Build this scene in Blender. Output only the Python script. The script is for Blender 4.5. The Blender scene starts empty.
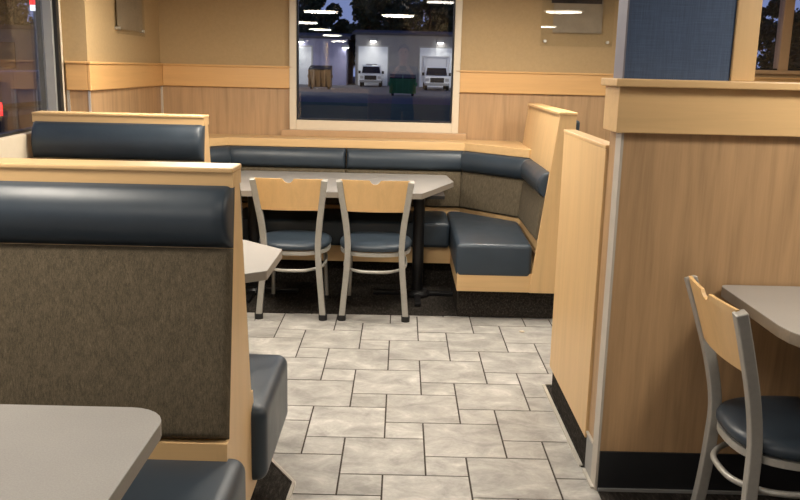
import bpy, bmesh, math, random
from mathutils import Vector, Matrix, noise
random.seed(7)
S = bpy.context.scene
COL = S.collection

# ------------------------------------------------------------------ camera
F_PX, PITCH, ROLL, YAW, CAM_H = 855.37, 0.2090064, -0.0234621, 0.00132994, 1.5166
def cam_axes():
    fw = Vector((math.sin(YAW)*math.cos(PITCH), math.cos(YAW)*math.cos(PITCH), -math.sin(PITCH)))
    rt = Vector((math.cos(YAW), -math.sin(YAW), 0)); up = rt.cross(fw)
    r2 = math.cos(ROLL)*rt - math.sin(ROLL)*up
    u2 = math.sin(ROLL)*rt + math.cos(ROLL)*up
    return r2, u2, fw
r2, u2, fw = cam_axes()
cd = bpy.data.cameras.new('camera'); cam = bpy.data.objects.new('camera', cd); COL.objects.link(cam)
cd.sensor_fit = 'HORIZONTAL'; cd.sensor_width = 36.0; cd.lens = F_PX/800*36
cd.clip_start = 0.02; cd.clip_end = 500
M = Matrix.Identity(4)
for i in range(3):
    M[i][0], M[i][1], M[i][2] = r2[i], u2[i], -fw[i]
M[2][3] = CAM_H
cam.matrix_world = M
S.camera = cam

# ------------------------------------------------------------------ world, exposure, lights
S.view_settings.view_transform = 'Standard'; S.view_settings.look = 'None'
S.view_settings.gamma = 1.0; S.view_settings.exposure = 0.0
try: S.view_settings.use_curve_mapping = False
except Exception: pass
W = bpy.data.worlds.new('dusk'); S.world = W; W.use_nodes = True
wn = W.node_tree; wn.nodes.clear()
wo = wn.nodes.new('ShaderNodeOutputWorld'); wb = wn.nodes.new('ShaderNodeBackground')
wt = wn.nodes.new('ShaderNodeTexCoord'); ws = wn.nodes.new('ShaderNodeSeparateXYZ'); wr = wn.nodes.new('ShaderNodeValToRGB')
wn.links.new(wt.outputs['Generated'], ws.inputs[0]); wn.links.new(ws.outputs['Z'], wr.inputs[0])
wr.color_ramp.elements[0].position = 0.0; wr.color_ramp.elements[0].color = (0.30, 0.38, 0.72, 1)
wr.color_ramp.elements[1].position = 0.35; wr.color_ramp.elements[1].color = (0.05, 0.09, 0.30, 1)
wn.links.new(wr.outputs[0], wb.inputs[0]); wb.inputs[1].default_value = 0.85
wn.links.new(wb.outputs[0], wo.inputs[0])

PENDANT_W = 19.0      # each pendant lamp
PANEL_W = 9.0        # each ceiling light panel
YARD_W = 70.0       # each lamp on the workshop wall across the road

def area_light(name, loc, size, power, color, parent=None, shape='DISK', rot=(0, 0, 0), size_y=None):
    l = bpy.data.lights.new(name, 'AREA'); l.energy = power; l.color = color; l.shape = shape; l.size = size
    if size_y: l.size_y = size_y
    o = bpy.data.objects.new(name, l); COL.objects.link(o); o.location = loc; o.rotation_euler = rot
    if parent: o.parent = parent
    return o

# ------------------------------------------------------------------ materials
def new_mat(name):
    m = bpy.data.materials.new(name); m.use_nodes = True
    nt = m.node_tree; b = nt.nodes['Principled BSDF']
    return m, nt, b
def srgb(r, g, b):
    f = lambda c: (c/255/12.92 if c/255 <= 0.04045 else ((c/255+0.055)/1.055)**2.4)
    return (f(r), f(g), f(b), 1)
def scale_c(c, k): return (min(1, c[0]*k), min(1, c[1]*k), min(1, c[2]*k), 1)
def tex_coord(nt, scale, rot=(0, 0, 0), kind='Object'):
    tc = nt.nodes.new('ShaderNodeTexCoord'); mp = nt.nodes.new('ShaderNodeMapping')
    mp.inputs['Scale'].default_value = scale; mp.inputs['Rotation'].default_value = rot
    nt.links.new(tc.outputs[kind], mp.inputs[0]); return mp.outputs[0]
def noise_n(nt, vec, scale, detail=4, rough=0.55, dist=0.0):
    n = nt.nodes.new('ShaderNodeTexNoise'); n.inputs['Scale'].default_value = scale
    n.inputs['Detail'].default_value = detail; n.inputs['Roughness'].default_value = rough
    n.inputs['Distortion'].default_value = dist
    nt.links.new(vec, n.inputs['Vector']); return n.outputs['Fac']
def ramp(nt, fac, stops):
    r = nt.nodes.new('ShaderNodeValToRGB')
    while len(r.color_ramp.elements) < len(stops): r.color_ramp.elements.new(0.5)
    for e, (p, c) in zip(r.color_ramp.elements, stops): e.position = p; e.color = c
    nt.links.new(fac, r.inputs[0]); return r.outputs[0]
def mixc(nt, fac, a, b, mode='MIX'):
    m = nt.nodes.new('ShaderNodeMix'); m.data_type = 'RGBA'; m.blend_type = mode
    for sock, val in ((m.inputs[0], fac), (m.inputs[6], a), (m.inputs[7], b)):
        if isinstance(val, (int, float)): sock.default_value = val
        elif isinstance(val, tuple): sock.default_value = val
        else: nt.links.new(val, sock)
    return m.outputs[2]
def mathn(nt, op, a, b=None):
    m = nt.nodes.new('ShaderNodeMath'); m.operation = op
    for i, v in enumerate((a, b)):
        if v is None: continue
        if isinstance(v, (int, float)): m.inputs[i].default_value = v
        else: nt.links.new(v, m.inputs[i])
    return m.outputs[0]
def bump(nt, b, h, strength, dist=0.002):
    n = nt.nodes.new('ShaderNodeBump'); n.inputs['Strength'].default_value = strength; n.inputs['Distance'].default_value = dist
    nt.links.new(h, n.inputs['Height']); nt.links.new(n.outputs[0], b.inputs['Normal'])
def plain(name, c, rough=0.5, metal=0.0, var=0.06, vscale=30, coat=0):
    m, nt, b = new_mat(name)
    v = tex_coord(nt, (1, 1, 1)); f = noise_n(nt, v, vscale)
    nt.links.new(ramp(nt, f, [(0.3, scale_c(c, 1-var)), (0.7, scale_c(c, 1+var))]), b.inputs['Base Color'])
    b.inputs['Roughness'].default_value = rough; b.inputs['Metallic'].default_value = metal
    if coat: b.inputs['Coat Weight'].default_value = coat
    return m
def wood(name, c, axis, contrast=0.10, rough=0.42, fine=1.0):
    """grain runs along `axis`"""
    m, nt, b = new_mat(name)
    s = [14*fine, 14*fine, 14*fine]; s['xyz'.index(axis)] = 0.9*fine
    v = tex_coord(nt, s)
    f = noise_n(nt, v, 1.6, 5, 0.6, 0.4)
    s2 = [90, 90, 90]; s2['xyz'.index(axis)] = 3
    v2 = tex_coord(nt, s2); f2 = noise_n(nt, v2, 1.5, 3)
    c1 = ramp(nt, f, [(0.28, scale_c(c, 1-contrast*1.6)), (0.5, c), (0.75, scale_c(c, 1+contrast))])
    c2 = ramp(nt, f2, [(0.3, (1-contrast*.7,)*3+(1,)), (0.65, (1, 1, 1, 1))])
    nt.links.new(mixc(nt, 1.0, c1, c2, 'MULTIPLY'), b.inputs['Base Color'])
    b.inputs['Roughness'].default_value = rough
    bump(nt, b, f2, 0.06, 0.001)
    return m

MAPLE = srgb(206, 171, 122); MAPLE_B = srgb(204, 160, 104); LAM = srgb(172, 139, 102)
MT = {}
MT['maple_x'] = wood('maple_grain_x', MAPLE, 'x', 0.05)
MT['maple_y'] = wood('maple_grain_y', MAPLE, 'y', 0.05)
MT['maple_z'] = wood('maple_grain_z', MAPLE, 'z', 0.06)
MT['rail_x'] = wood('rail_grain_x', MAPLE_B, 'x', 0.05)
MT['rail_y'] = wood('rail_grain_y', MAPLE_B, 'y', 0.05)
MT['laminate'] = wood('brown_laminate', LAM, 'z', 0.15, 0.45)
MT['ply'] = wood('chair_ply', srgb(214, 175, 120), 'z', 0.06, 0.35)
MT['black_base'] = plain('black_rubber_base', srgb(30, 31, 34), 0.45)
MT['black_metal'] = plain('black_metal', srgb(22, 22, 24), 0.4, 0.2)
MT['rubber'] = plain('rubber', srgb(24, 24, 25), 0.6)
MT['brushed'] = plain('brushed_metal', srgb(168, 165, 158), 0.42, 0.35, 0.05, 60)
MT['steel'] = plain('steel_trim', srgb(190, 186, 178), 0.35, 0.7, 0.03)
MT['guard'] = plain('grey_corner_guard', srgb(178, 170, 158), .5, 0, .03)
MT['strip'] = plain('pale_metal_strip', srgb(205, 200, 190), 0.35, 0.6, 0.03)
MT['frame_white'] = plain('cream_window_frame', srgb(206, 192, 170), 0.4, 0, 0.02)
MT['frame_grey'] = plain('grey_aluminium', srgb(150, 150, 148), 0.4, 0.3, 0.03)
MT['gasket'] = plain('black_gasket', srgb(14, 14, 15), 0.5)
MT['sill'] = plain('tan_sill', srgb(172, 140, 104), 0.4, 0, 0.04)
MT['ceil'] = plain('ceiling_tile', srgb(190, 186, 178), 0.9, 0, 0.05, 80)
MT['navy_cover'] = None

def mk_paint():
    m, nt, b = new_mat('khaki_wall_paint')
    v = tex_coord(nt, (1, 1, 1)); f = noise_n(nt, v, 55, 5, 0.6); c = srgb(168, 142, 102)
    nt.links.new(ramp(nt, f, [(0.3, scale_c(c, .95)), (0.7, scale_c(c, 1.05))]), b.inputs['Base Color'])
    b.inputs['Roughness'].default_value = 0.7; bump(nt, b, f, 0.25, 0.003); return m
MT['paint'] = mk_paint()
def mk_vinyl(name, c, rough):
    m, nt, b = new_mat(name)
    v = tex_coord(nt, (1, 1, 1)); f = noise_n(nt, v, 420, 2); g = noise_n(nt, v, 7, 4)
    nt.links.new(ramp(nt, g, [(0.3, scale_c(c, .9)), (0.7, scale_c(c, 1.1))]), b.inputs['Base Color'])
    nt.links.new(ramp(nt, g, [(0.3, (rough-.04,)*3+(1,)), (0.7, (rough+.05,)*3+(1,))]), b.inputs['Roughness']); b.inputs['Specular IOR Level'].default_value = .42
    bump(nt, b, f, 0.10, 0.0006); return m
MT['vinyl'] = mk_vinyl('slate_blue_vinyl', srgb(46, 56, 66), 0.40)
def mk_fabric():
    m, nt, b = new_mat('brown_ribbed_fabric'); c = srgb(92, 83, 68)
    v1 = tex_coord(nt, (300, 300, 7)); v2 = tex_coord(nt, (420, 420, 420)); v3 = tex_coord(nt, (60, 60, 30))
    a = noise_n(nt, v1, 1.4, 3, .6); f = noise_n(nt, v2, 1.2, 2); g = noise_n(nt, v3, 1.0, 3)
    c1 = ramp(nt, a, [(0.32, scale_c(c, .72)), (0.52, c), (0.72, scale_c(c, 1.4))])
    c2 = ramp(nt, f, [(0.3, (.72, .72, .72, 1)), (0.7, (1.2, 1.2, 1.2, 1))])
    c3 = ramp(nt, g, [(0.35, (.85, .85, .85, 1)), (0.65, (1.12, 1.12, 1.12, 1))])
    x = mixc(nt, 1.0, c1, c2, 'MULTIPLY'); x = mixc(nt, 1.0, x, c3, 'MULTIPLY')
    nt.links.new(x, b.inputs['Base Color']); b.inputs['Roughness'].default_value = 0.95
    b.inputs['Specular IOR Level'].default_value = 0.15
    bump(nt, b, a, 0.5, 0.002); return m
MT['fabric'] = mk_fabric()
def mk_navy():
    m, nt, b = new_mat('navy_woven_wallcovering'); c = srgb(58, 76, 104)
    v1 = tex_coord(nt, (8, 8, 260)); v2 = tex_coord(nt, (220, 220, 10))
    a = noise_n(nt, v1, 1.2, 3); f = noise_n(nt, v2, 1.2, 3)
    s = mathn(nt, 'ADD', a, f); s = mathn(nt, 'MULTIPLY', s, .5)
    nt.links.new(ramp(nt, s, [(0.38, scale_c(c, .78)), (0.62, scale_c(c, 1.22))]), b.inputs['Base Color'])
    b.inputs['Roughness'].default_value = 0.7; bump(nt, b, s, 0.3, 0.001); return m
MT['navy'] = mk_navy()
MT['lavender'] = plain('grey_lavender_side', srgb(116, 114, 122), 0.5, 0.0, 0.03)
def mk_table():
    m, nt, b = new_mat('speckled_grey_laminate'); c = srgb(154, 151, 147)
    v = tex_coord(nt, (1, 1, 1)); f = noise_n(nt, v, 260, 3, .7); g = noise_n(nt, v, 5, 3)
    c1 = ramp(nt, f, [(0.35, scale_c(c, .88)), (0.65, scale_c(c, 1.07))])
    c2 = ramp(nt, g, [(0.3, (.95, .95, .95, 1)), (0.7, (1.03, 1.03, 1.03, 1))])
    nt.links.new(mixc(nt, 1.0, c1, c2, 'MULTIPLY'), b.inputs['Base Color'])
    b.inputs['Roughness'].default_value = 0.33; return m
MT['table'] = mk_table()
MT['table_edge'] = plain('grey_table_edge', srgb(128, 120, 110), 0.5, 0, 0.05, 120)
def mk_tile():
    m, nt, b = new_mat('grey_stone_tile')
    geo = nt.nodes.new('ShaderNodeNewGeometry'); rnd = geo.outputs['Random Per Island']
    tc = nt.nodes.new('ShaderNodeTexCoord')
    cmb = nt.nodes.new('ShaderNodeCombineXYZ')
    nt.links.new(mathn(nt, 'MULTIPLY', rnd, 37.0), cmb.inputs[0]); nt.links.new(mathn(nt, 'MULTIPLY', rnd, 91.0), cmb.inputs[1])
    va = nt.nodes.new('ShaderNodeVectorMath'); va.operation = 'ADD'
    nt.links.new(tc.outputs['Object'], va.inputs[0]); nt.links.new(cmb.outputs[0], va.inputs[1])
    mp = nt.nodes.new('ShaderNodeMapping'); mp.inputs['Scale'].default_value = (1.0, 1.35, 1)
    mp.inputs['Rotation'].default_value = (0, 0, .5)
    nt.links.new(va.outputs[0], mp.inputs[0])
    f = noise_n(nt, mp.outputs[0], 6.5, 8, .68, .5); g = noise_n(nt, mp.outputs[0], 60, 4, .7)
    c = srgb(163, 160, 155)
    c1 = ramp(nt, f, [(0.34, scale_c(c, .64)), (0.47, scale_c(c, .88)), (0.57, scale_c(c, 1.07)), (0.68, scale_c(c, 1.42))])
    c2 = ramp(nt, g, [(0.3, (.90, .90, .90, 1)), (0.7, (1.06, 1.06, 1.06, 1))])
    x = mixc(nt, 1.0, c1, c2, 'MULTIPLY')
    c3 = ramp(nt, rnd, [(0.0, (.90, .90, .89, 1)), (1.0, (1.08, 1.08, 1.08, 1))])
    nt.links.new(mixc(nt, 1.0, x, c3, 'MULTIPLY'), b.inputs['Base Color'])
    b.inputs['Roughness'].default_value = 0.45; bump(nt, b, g, 0.08, 0.001); return m
MT['tile'] = mk_tile()
MT['grout'] = plain('dark_grout', srgb(52, 44, 38), 0.9, 0, .1, 90)
def mk_carpet():
    m, nt, b = new_mat('charcoal_carpet'); c = srgb(50, 46, 42)
    v = tex_coord(nt, (60, 14, 60)); f = noise_n(nt, v, 1.5, 4, .7); v2 = tex_coord(nt, (1, 1, 1)); g = noise_n(nt, v2, 300, 2)
    c1 = ramp(nt, f, [(0.35, scale_c(c, .45)), (0.55, c), (0.72, scale_c(c, 2.3))])
    c2 = ramp(nt, g, [(0.3, (.6, .6, .6, 1)), (0.7, (1.2, 1.2, 1.2, 1))])
    nt.links.new(mixc(nt, 1.0, c1, c2, 'MULTIPLY'), b.inputs['Base Color'])
    b.inputs['Roughness'].default_value = 1.0; b.inputs['Specular IOR Level'].default_value = .1
    bump(nt, b, g, .6, .003); return m
MT['carpet'] = mk_carpet()
def mk_glass(name, base=0.04):
    m, nt, b = new_mat(name); nt.nodes.remove(b); out = nt.nodes['Material Output']
    lw = nt.nodes.new('ShaderNodeLayerWeight'); lw.inputs['Blend'].default_value = 0.5
    r = mathn(nt, 'POWER', lw.outputs['Facing'], 5.0); r = mathn(nt, 'MULTIPLY', r, 1-base); r = mathn(nt, 'ADD', r, base)
    t = nt.nodes.new('ShaderNodeBsdfTransparent'); t.inputs[0].default_value = (.965, .97, .97, 1)
    g = nt.nodes.new('ShaderNodeBsdfGlossy'); g.inputs['Roughness'].default_value = 0.0
    mx = nt.nodes.new('ShaderNodeMixShader')
    nt.links.new(r, mx.inputs[0]); nt.links.new(t.outputs[0], mx.inputs[1]); nt.links.new(g.outputs[0], mx.inputs[2])
    nt.links.new(mx.outputs[0], out.inputs[0]); return m
MT['glass'] = mk_glass('window_glass', .075)
def mk_emit(name, c, s):
    m, nt, b = new_mat(name)
    b.inputs['Base Color'].default_value = c
    b.inputs['Emission Color'].default_value = c; b.inputs['Emission Strength'].default_value = s; return m
MT['lamp'] = mk_emit('lamp_diffuser', (1, .86, .66, 1), 14)
MT['panel_light'] = mk_emit('panel_diffuser', (1, .90, .76, 1), 3.0)
MT['shade'] = plain('dark_lamp_shade', srgb(40, 38, 36), .4, .3)

# ------------------------------------------------------------------ mesh helpers
def obj(name, bm, mat, parent=None, smooth=False, bevel=0.0, segs=2):
    bmesh.ops.recalc_face_normals(bm, faces=bm.faces)
    me = bpy.data.meshes.new(name); bm.to_mesh(me); bm.free()
    mats = mat if isinstance(mat, (list, tuple)) else [mat]
    for m in mats: me.materials.append(m)
    o = bpy.data.objects.new(name, me); COL.objects.link(o)
    if parent: o.parent = parent
    if smooth:
        for p in me.polygons: p.use_smooth = True
    if bevel:
        md = o.modifiers.new('bevel', 'BEVEL'); md.width = bevel; md.segments = segs; md.limit_method = 'ANGLE'; md.angle_limit = .6
    return o
def B(): return bmesh.new()
def hexa(bm, v8, mi=0):
    """v8: four bottom points ccw, four top points ccw"""
    vs = [bm.verts.new(p) for p in v8]
    fs = [(3, 2, 1, 0), (4, 5, 6, 7), (0, 1, 5, 4), (1, 2, 6, 5), (2, 3, 7, 6), (3, 0, 4, 7)]
    for f in fs:
        q = bm.faces.new([vs[i] for i in f]); q.material_index = mi
    return vs
def box(bm, lo, hi, mi=0):
    x0, y0, z0 = lo; x1, y1, z1 = hi
    return hexa(bm, [(x0, y0, z0), (x1, y0, z0), (x1, y1, z0), (x0, y1, z0), (x0, y0, z1), (x1, y0, z1), (x1, y1, z1), (x0, y1, z1)], mi)
def prism(bm, pts, f, a, b, mi=0):
    """polygon pts (2D) mapped by f(p, t) between t=a and t=b"""
    n = len(pts); A = [bm.verts.new(f(p, a)) for p in pts]; Bv = [bm.verts.new(f(p, b)) for p in pts]
    bm.faces.new(A).material_index = mi; bm.faces.new(Bv[::-1]).material_index = mi
    for i in range(n):
        bm.faces.new([A[i], Bv[i], Bv[(i+1) % n], A[(i+1) % n]]).material_index = mi
fz = lambda p, t: (p[0], p[1], t)
fx = lambda p, t: (t, p[0], p[1])
fy = lambda p, t: (p[0], t, p[1])
def tube(bm, path, r, n=10, sx=1.0, sy=1.0, closed=False, ref=None):
    """swept ellipse (or, n=4, flat bar) along a path"""
    P = [Vector(p) for p in path]; rings = []; L = len(P)
    for i, p in enumerate(P):
        if closed: t = P[(i+1) % L]-P[i-1]
        else: t = P[min(i+1, L-1)]-P[max(i-1, 0)]
        t.normalize(); rf = Vector(ref) if ref else (Vector((0, 0, 1)) if abs(t.z) < .9 else Vector((0, 1, 0)))
        u = t.cross(rf).normalized(); v = u.cross(t).normalized()
        rr = r[i] if isinstance(r, (list, tuple)) else r
        rings.append([bm.verts.new(p + u*math.cos(2*math.pi*(k+.5)/n)*rr*sx + v*math.sin(2*math.pi*(k+.5)/n)*rr*sy) for k in range(n)])
    for i in range(L if closed else L-1):
        a, b = rings[i], rings[(i+1) % L]
        for k in range(n): bm.faces.new([a[k], a[(k+1) % n], b[(k+1) % n], b[k]])
    if not closed:
        bm.faces.new(rings[0][::-1]); bm.faces.new(rings[-1])
def bar(bm, path, w, d, ref):
    """rectangular bar: w across (path x ref), d along ref"""
    tube(bm, path, math.sqrt(2), 4, w/2, d/2, False, ref)
def lathe(bm, prof, c=(0, 0, 0), n=32):
    rings = []
    for (r, z) in prof:
        if r < 1e-6: rings.append([bm.verts.new((c[0], c[1], c[2]+z))])
        else: rings.append([bm.verts.new((c[0]+r*math.cos(2*math.pi*k/n), c[1]+r*math.sin(2*math.pi*k/n), c[2]+z)) for k in range(n)])
    for a, b in zip(rings, rings[1:]):
        for k in range(n):
            q = [a[k % len(a)], a[(k+1) % len(a)], b[(k+1) % len(b)], b[k % len(b)]]
            u = []
            for v in q:
                if v not in u: u.append(v)
            if len(u) > 2: bm.faces.new(u)
def pad(bm, bl, br, tr, tl, t, r, back=0.01, nu=36, nv=16, crown=0.12, seams=None):
    """upholstered pad on the quad bl-br-tr-tl, swelling t along its normal with edge radius r"""
    bl, br, tr, tl = map(Vector, (bl, br, tr, tl))
    n = (br-bl).cross(tl-bl).normalized(); Lu = (br-bl).length; Lv = (tl-bl).length
    def sp(L, k):
        e = min(r/L, .45); o = [e*(1-math.cos(math.pi/2*i/5)) for i in range(6)]
        mid = [e+(1-2*e)*i/k for i in range(1, k)]
        return o+mid+[1-x for x in reversed(o)]
    us, vs = sp(Lu, nu), sp(Lv, nv)
    def f(s, L):
        d = min(s, 1-s)*L
        h = 1.0 if d >= r else math.sqrt(max(0, 1-(1-d/r)**2))
        return h
    G = []
    for v in vs:
        row = []
        for u in us:
            p = bl*(1-u)*(1-v)+br*u*(1-v)+tr*u*v+tl*(1-u)*v
            hh = f(u, Lu)*f(v, Lv)*(1-crown+crown*(1-(2*v-1)**2))
            row.append(bm.verts.new(p+n*(t*hh)))
        G.append(row)
    nU, nV = len(us), len(vs)
    for j in range(nV-1):
        for i in range(nU-1): bm.faces.new([G[j][i], G[j][i+1], G[j+1][i+1], G[j+1][i]])
    rim = [G[0][i] for i in range(nU)]+[G[j][nU-1] for j in range(1, nV)]+[G[nV-1][i] for i in range(nU-2, -1, -1)]+[G[j][0] for j in range(nV-2, 0, -1)]
    bk = [bm.verts.new(v.co-n*back) for v in rim]
    for i in range(len(rim)): bm.faces.new([rim[i], bk[i], bk[(i+1) % len(rim)], rim[(i+1) % len(rim)]])
    bm.faces.new(bk[::-1])
def cushion(bm, lo, hi, r, crown=0.012, n=14):
    """rounded box with a gently crowned top"""
    lo, hi = Vector(lo), Vector(hi); c = (lo+hi)/2; h = (hi-lo)/2
    tmp = bmesh.new(); bmesh.ops.create_cube(tmp, size=2); bmesh.ops.subdivide_edges(tmp, edges=tmp.edges, cuts=n, use_grid_fill=True)
    mp = {}
    def warp(s, hl):
        e = r/hl
        if abs(s) < 1-2/(n+1)*2.99: return s*(1-e)/(1-2/(n+1)*3)
        q = (abs(s)-(1-2/(n+1)*3))/(2/(n+1)*3)
        return math.copysign((1-e)+e*q, s)
    for v in tmp.verts:
        p = Vector((warp(v.co.x, h.x)*h.x, warp(v.co.y, h.y)*h.y, warp(v.co.z, h.z)*h.z))
        q = Vector([max(-h[i]+r, min(h[i]-r, p[i])) for i in range(3)]); d = p-q
        if d.length > 1e-9:
            m = max(abs(x) for x in d); d = d.normalized()*m
        p = q+d
        if p.z > 0: p.z += crown*max(0, 1-(p.x/h.x)**2)*max(0, 1-(p.y/h.y)**2)
        mp[v] = bm.verts.new(p+c)
    for f in tmp.faces: bm.faces.new([mp[v] for v in f.verts])
    tmp.free()
def thing(name, label, cat, loc=(0, 0, 0), rz=0.0, group=None):
    o = bpy.data.objects.new(name, None); COL.objects.link(o); o.empty_display_size = .1
    o.location = loc; o.rotation_euler = (0, 0, rz); o['label'] = label; o['category'] = cat
    if group: o['group'] = group
    return o
def tag(o, label, cat, group=None):
    o['label'] = label; o['category'] = cat
    if group: o['group'] = group
    return o
def struct(o): o['kind'] = 'structure'; return o
def dup(root, loc, rz, label, group=None):
    r = root.copy(); COL.objects.link(r); r.location = loc; r.rotation_euler = (0, 0, rz); r['label'] = label
    if group: r['group'] = group
    for ch in list(root.children):
        c = ch.copy(); COL.objects.link(c); c.parent = r
        for g in ch.children:
            d = g.copy(); COL.objects.link(d); d.parent = c
    return r

# ------------------------------------------------------------------ room shell
YW = 6.70; XL = -1.86; CEIL = 2.75; XR = 4.3; YF = -8.0
U = 0.165; CU, CV = 0.74256, 21.26725
def wx(u): return (u+CU)*U
def wy(v): return (-v+CV)*U
bm = B(); g = 0.0022
box(bm, (-2.3, YF, -.06), (XR, YW+.2, -.0025), 1)
for i in range(-40, 41):
    for j in range(-40, 60):
        u0, v0 = 2*i+j, -i+2*j
        for (du, dv, s) in ((0, 0, 2), (0, 2, 1)):
            xa, xb = wx(u0+du)+g, wx(u0+du+s)-g; yb, ya = wy(v0+dv)-g, wy(v0+dv+s)+g
            if xa < -2.2 or xb > 4.3 or ya < -3.0 or yb > 6.8: continue
            c = .0016
            hexa(bm, [(xa, ya, -.01), (xb, ya, -.01), (xb, yb, -.01), (xa, yb, -.01), (xa+c, ya+c, 0), (xb-c, ya+c, 0), (xb-c, yb-c, 0), (xa+c, yb-c, 0)])
struct(obj('floor', bm, [MT['tile'], MT['grout']]))
def carpet(name, pts, z=.004):
    bm = B(); prism(bm, pts, fz, -.002, z); return struct(obj(name, bm, MT['carpet']))
carpet('floor_carpet_left', [(-2.2, .8), (-.385, .8), (-.379, 2.80), (-.374, 2.923), (-.486, 3.107), (-1.05, 4.11), (-2.2, 4.11)])
carpet('floor_carpet_back', [(-1.95, 5.145), (.99, 5.185), (1.3, 5.2), (1.3, YW), (-1.95, YW)])
carpet('floor_carpet_right', [(.757, -2), (XR, -2), (XR, 2.925), (.757, 2.925)])
carpet('floor_carpet_partition', [(.735, 3.115), (1.3, 3.115), (1.3, 4.0), (.735, 4.0)])
def strip(n, pts):
    bm = B()
    tube(bm, [(x, y, .004) for x, y in pts], 1.41, 4, .007, .005, False, (0, 0, 1)); struct(obj('trim_%d' % n, bm, MT['strip']))
strip(1, [(-.380, .9), (-.374, 2.80), (-.369, 2.925), (-.482, 3.11), (-1.05, 4.12)])
strip(2, [(.735, 3.12), (.730, 3.995), (.80, 4.0)])

# back wall with window openings
W1 = (-.855, .428, 1.03, 2.45); W2 = (2.15, 4.0, 1.56, 2.45)
def wallgrid(bm, xs, zs, skip, y0, y1, mats):
    for i in range(len(xs)-1):
        for k in range(len(zs)-1):
            if (i, k) in skip: continue
            box(bm, (xs[i], y0, zs[k]), (xs[i+1], y1, zs[k+1]), mats(zs[k]))
bm = B()
xs = [XL-.2, W1[0], W1[1], W2[0], W2[1], XR+.2]; zs = [0, 1.03, 1.43, 1.56, 2.45, CEIL]
wallgrid(bm, xs, zs, {(1, 1), (1, 2), (1, 3), (3, 3)}, YW, YW+.2, lambda z: 1 if z < 1.4 else 0)
struct(obj('wall_back', bm, [MT['paint'], MT['laminate']]))
bm = B(); box(bm, (XL-.2, 5.156, 0), (XL, YW, 1.43), 1); box(bm, (XL-.2, 5.156, 1.43), (XL, YW, CEIL), 0)
struct(obj('wall_left_end', bm, [MT['paint'], MT['laminate']]))
# glazed left wall, slightly skewed
LX0, LY0, LX1, LY1 = -2.03, 5.15, -1.69, 1.05
def lp(t, off=0.0):
    d = Vector((LX1-LX0, LY1-LY0)).normalized(); nrm = Vector((-d.y, d.x))   # towards the room
    p = Vector((LX0, LY0))+d*t+nrm*off
    return (p.x, p.y)
LT = math.hypot(LX1-LX0, LY1-LY0)
def lbox(bm, t0, t1, o0, o1, z0, z1, mi=0):
    q = [lp(t0, o0), lp(t1, o0), lp(t1, o1), lp(t0, o1)]
    hexa(bm, [(x, y, z0) for x, y in q]+[(x, y, z1) for x, y in q], mi)
bm = B(); lbox(bm, -.0, LT, -.18, -.02, 0, 1.08, 1); lbox(bm, 0, LT, -.18, 0, 2.55, CEIL, 0)
box(bm, (LX1-.18, YF, 0), (LX1, LY1, 1.0), 1); box(bm, (LX1-.18, YF, .95), (LX1, -3.2, CEIL), 0); box(bm, (LX1-.18, -3.2, 2.55), (LX1, LY1, CEIL), 0)
struct(obj('wall_left', bm, [MT['paint'], MT['laminate']]))
bm = B(); box(bm, (XR, YF, 0), (XR+.2, YW, 1.43), 1); box(bm, (XR, YF, 1.43), (XR+.2, YW, CEIL), 0); struct(obj('wall_right', bm, [MT['paint'], MT['laminate']]))
bm = B(); box(bm, (-2.3, YF-.2, 0), (XR+.2, YF, 1.43), 1); box(bm, (-2.3, YF-.2, 1.43), (XR+.2, YF, CEIL), 0); struct(obj('wall_front', bm, [MT['paint'], MT['laminate']]))
bm = B(); box(bm, (-2.3, YF-.2, CEIL), (XR+.2, YW+.2, CEIL+.1)); struct(obj('ceiling', bm, MT['ceil']))

# window 1: the fixed window of the back wall
def window(n, x0, x1, z0, z1, y, fw_, fb, mats, mull=()):
    bm = B()
    for a, b, c, d in ((x0, x0+fw_, z0, z1), (x1-fw_, x1, z0, z1), (x0+fw_, x1-fw_, z0, z0+fb), (x0+fw_, x1-fw_, z1-fw_, z1)):
        box(bm, (a, y-.03, c), (b, y+.09, d))
    for m0, m1 in mull: box(bm, (m0, y-.02, z0+fb), (m1, y+.08, z1-fw_))
    o = struct(obj('window_%d' % n, bm, mats[0], None, False, .004))
    bm = B(); gk = .012
    for a, b, c, d in ((x0+fw_, x0+fw_+gk, z0+fb, z1-fw_), (x1-fw_-gk, x1-fw_, z0+fb, z1-fw_), (x0+fw_+gk, x1-fw_-gk, z0+fb, z0+fb+gk), (x0+fw_+gk, x1-fw_-gk, z1-fw_-gk, z1-fw_)):
        box(bm, (a, y+.0, c), (b, y+.05, d))
    obj('gasket', bm, MT['gasket'], o)
    bm = B(); box(bm, (x0+fw_+.004, y+.02, z0+fb+.004), (x1-fw_-.004, y+.028, z1-fw_-.004)); obj('glass_pane', bm, MT['glass'], o)
    return o
w1 = window(1, -.868, .437, 1.035, 2.45, YW, .052, .075, [MT['frame_white']])
bm = B(); box(bm, (-.93, YW-.05, .985), (.50, YW+.02, 1.036)); obj('window_sill', bm, MT['sill'], w1, False, .005)
window(2, W2[0], W2[1], W2[2]-.02, 2.45, YW, .05, .03, [MT['sill']], [(2.86, 2.935)])
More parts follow.
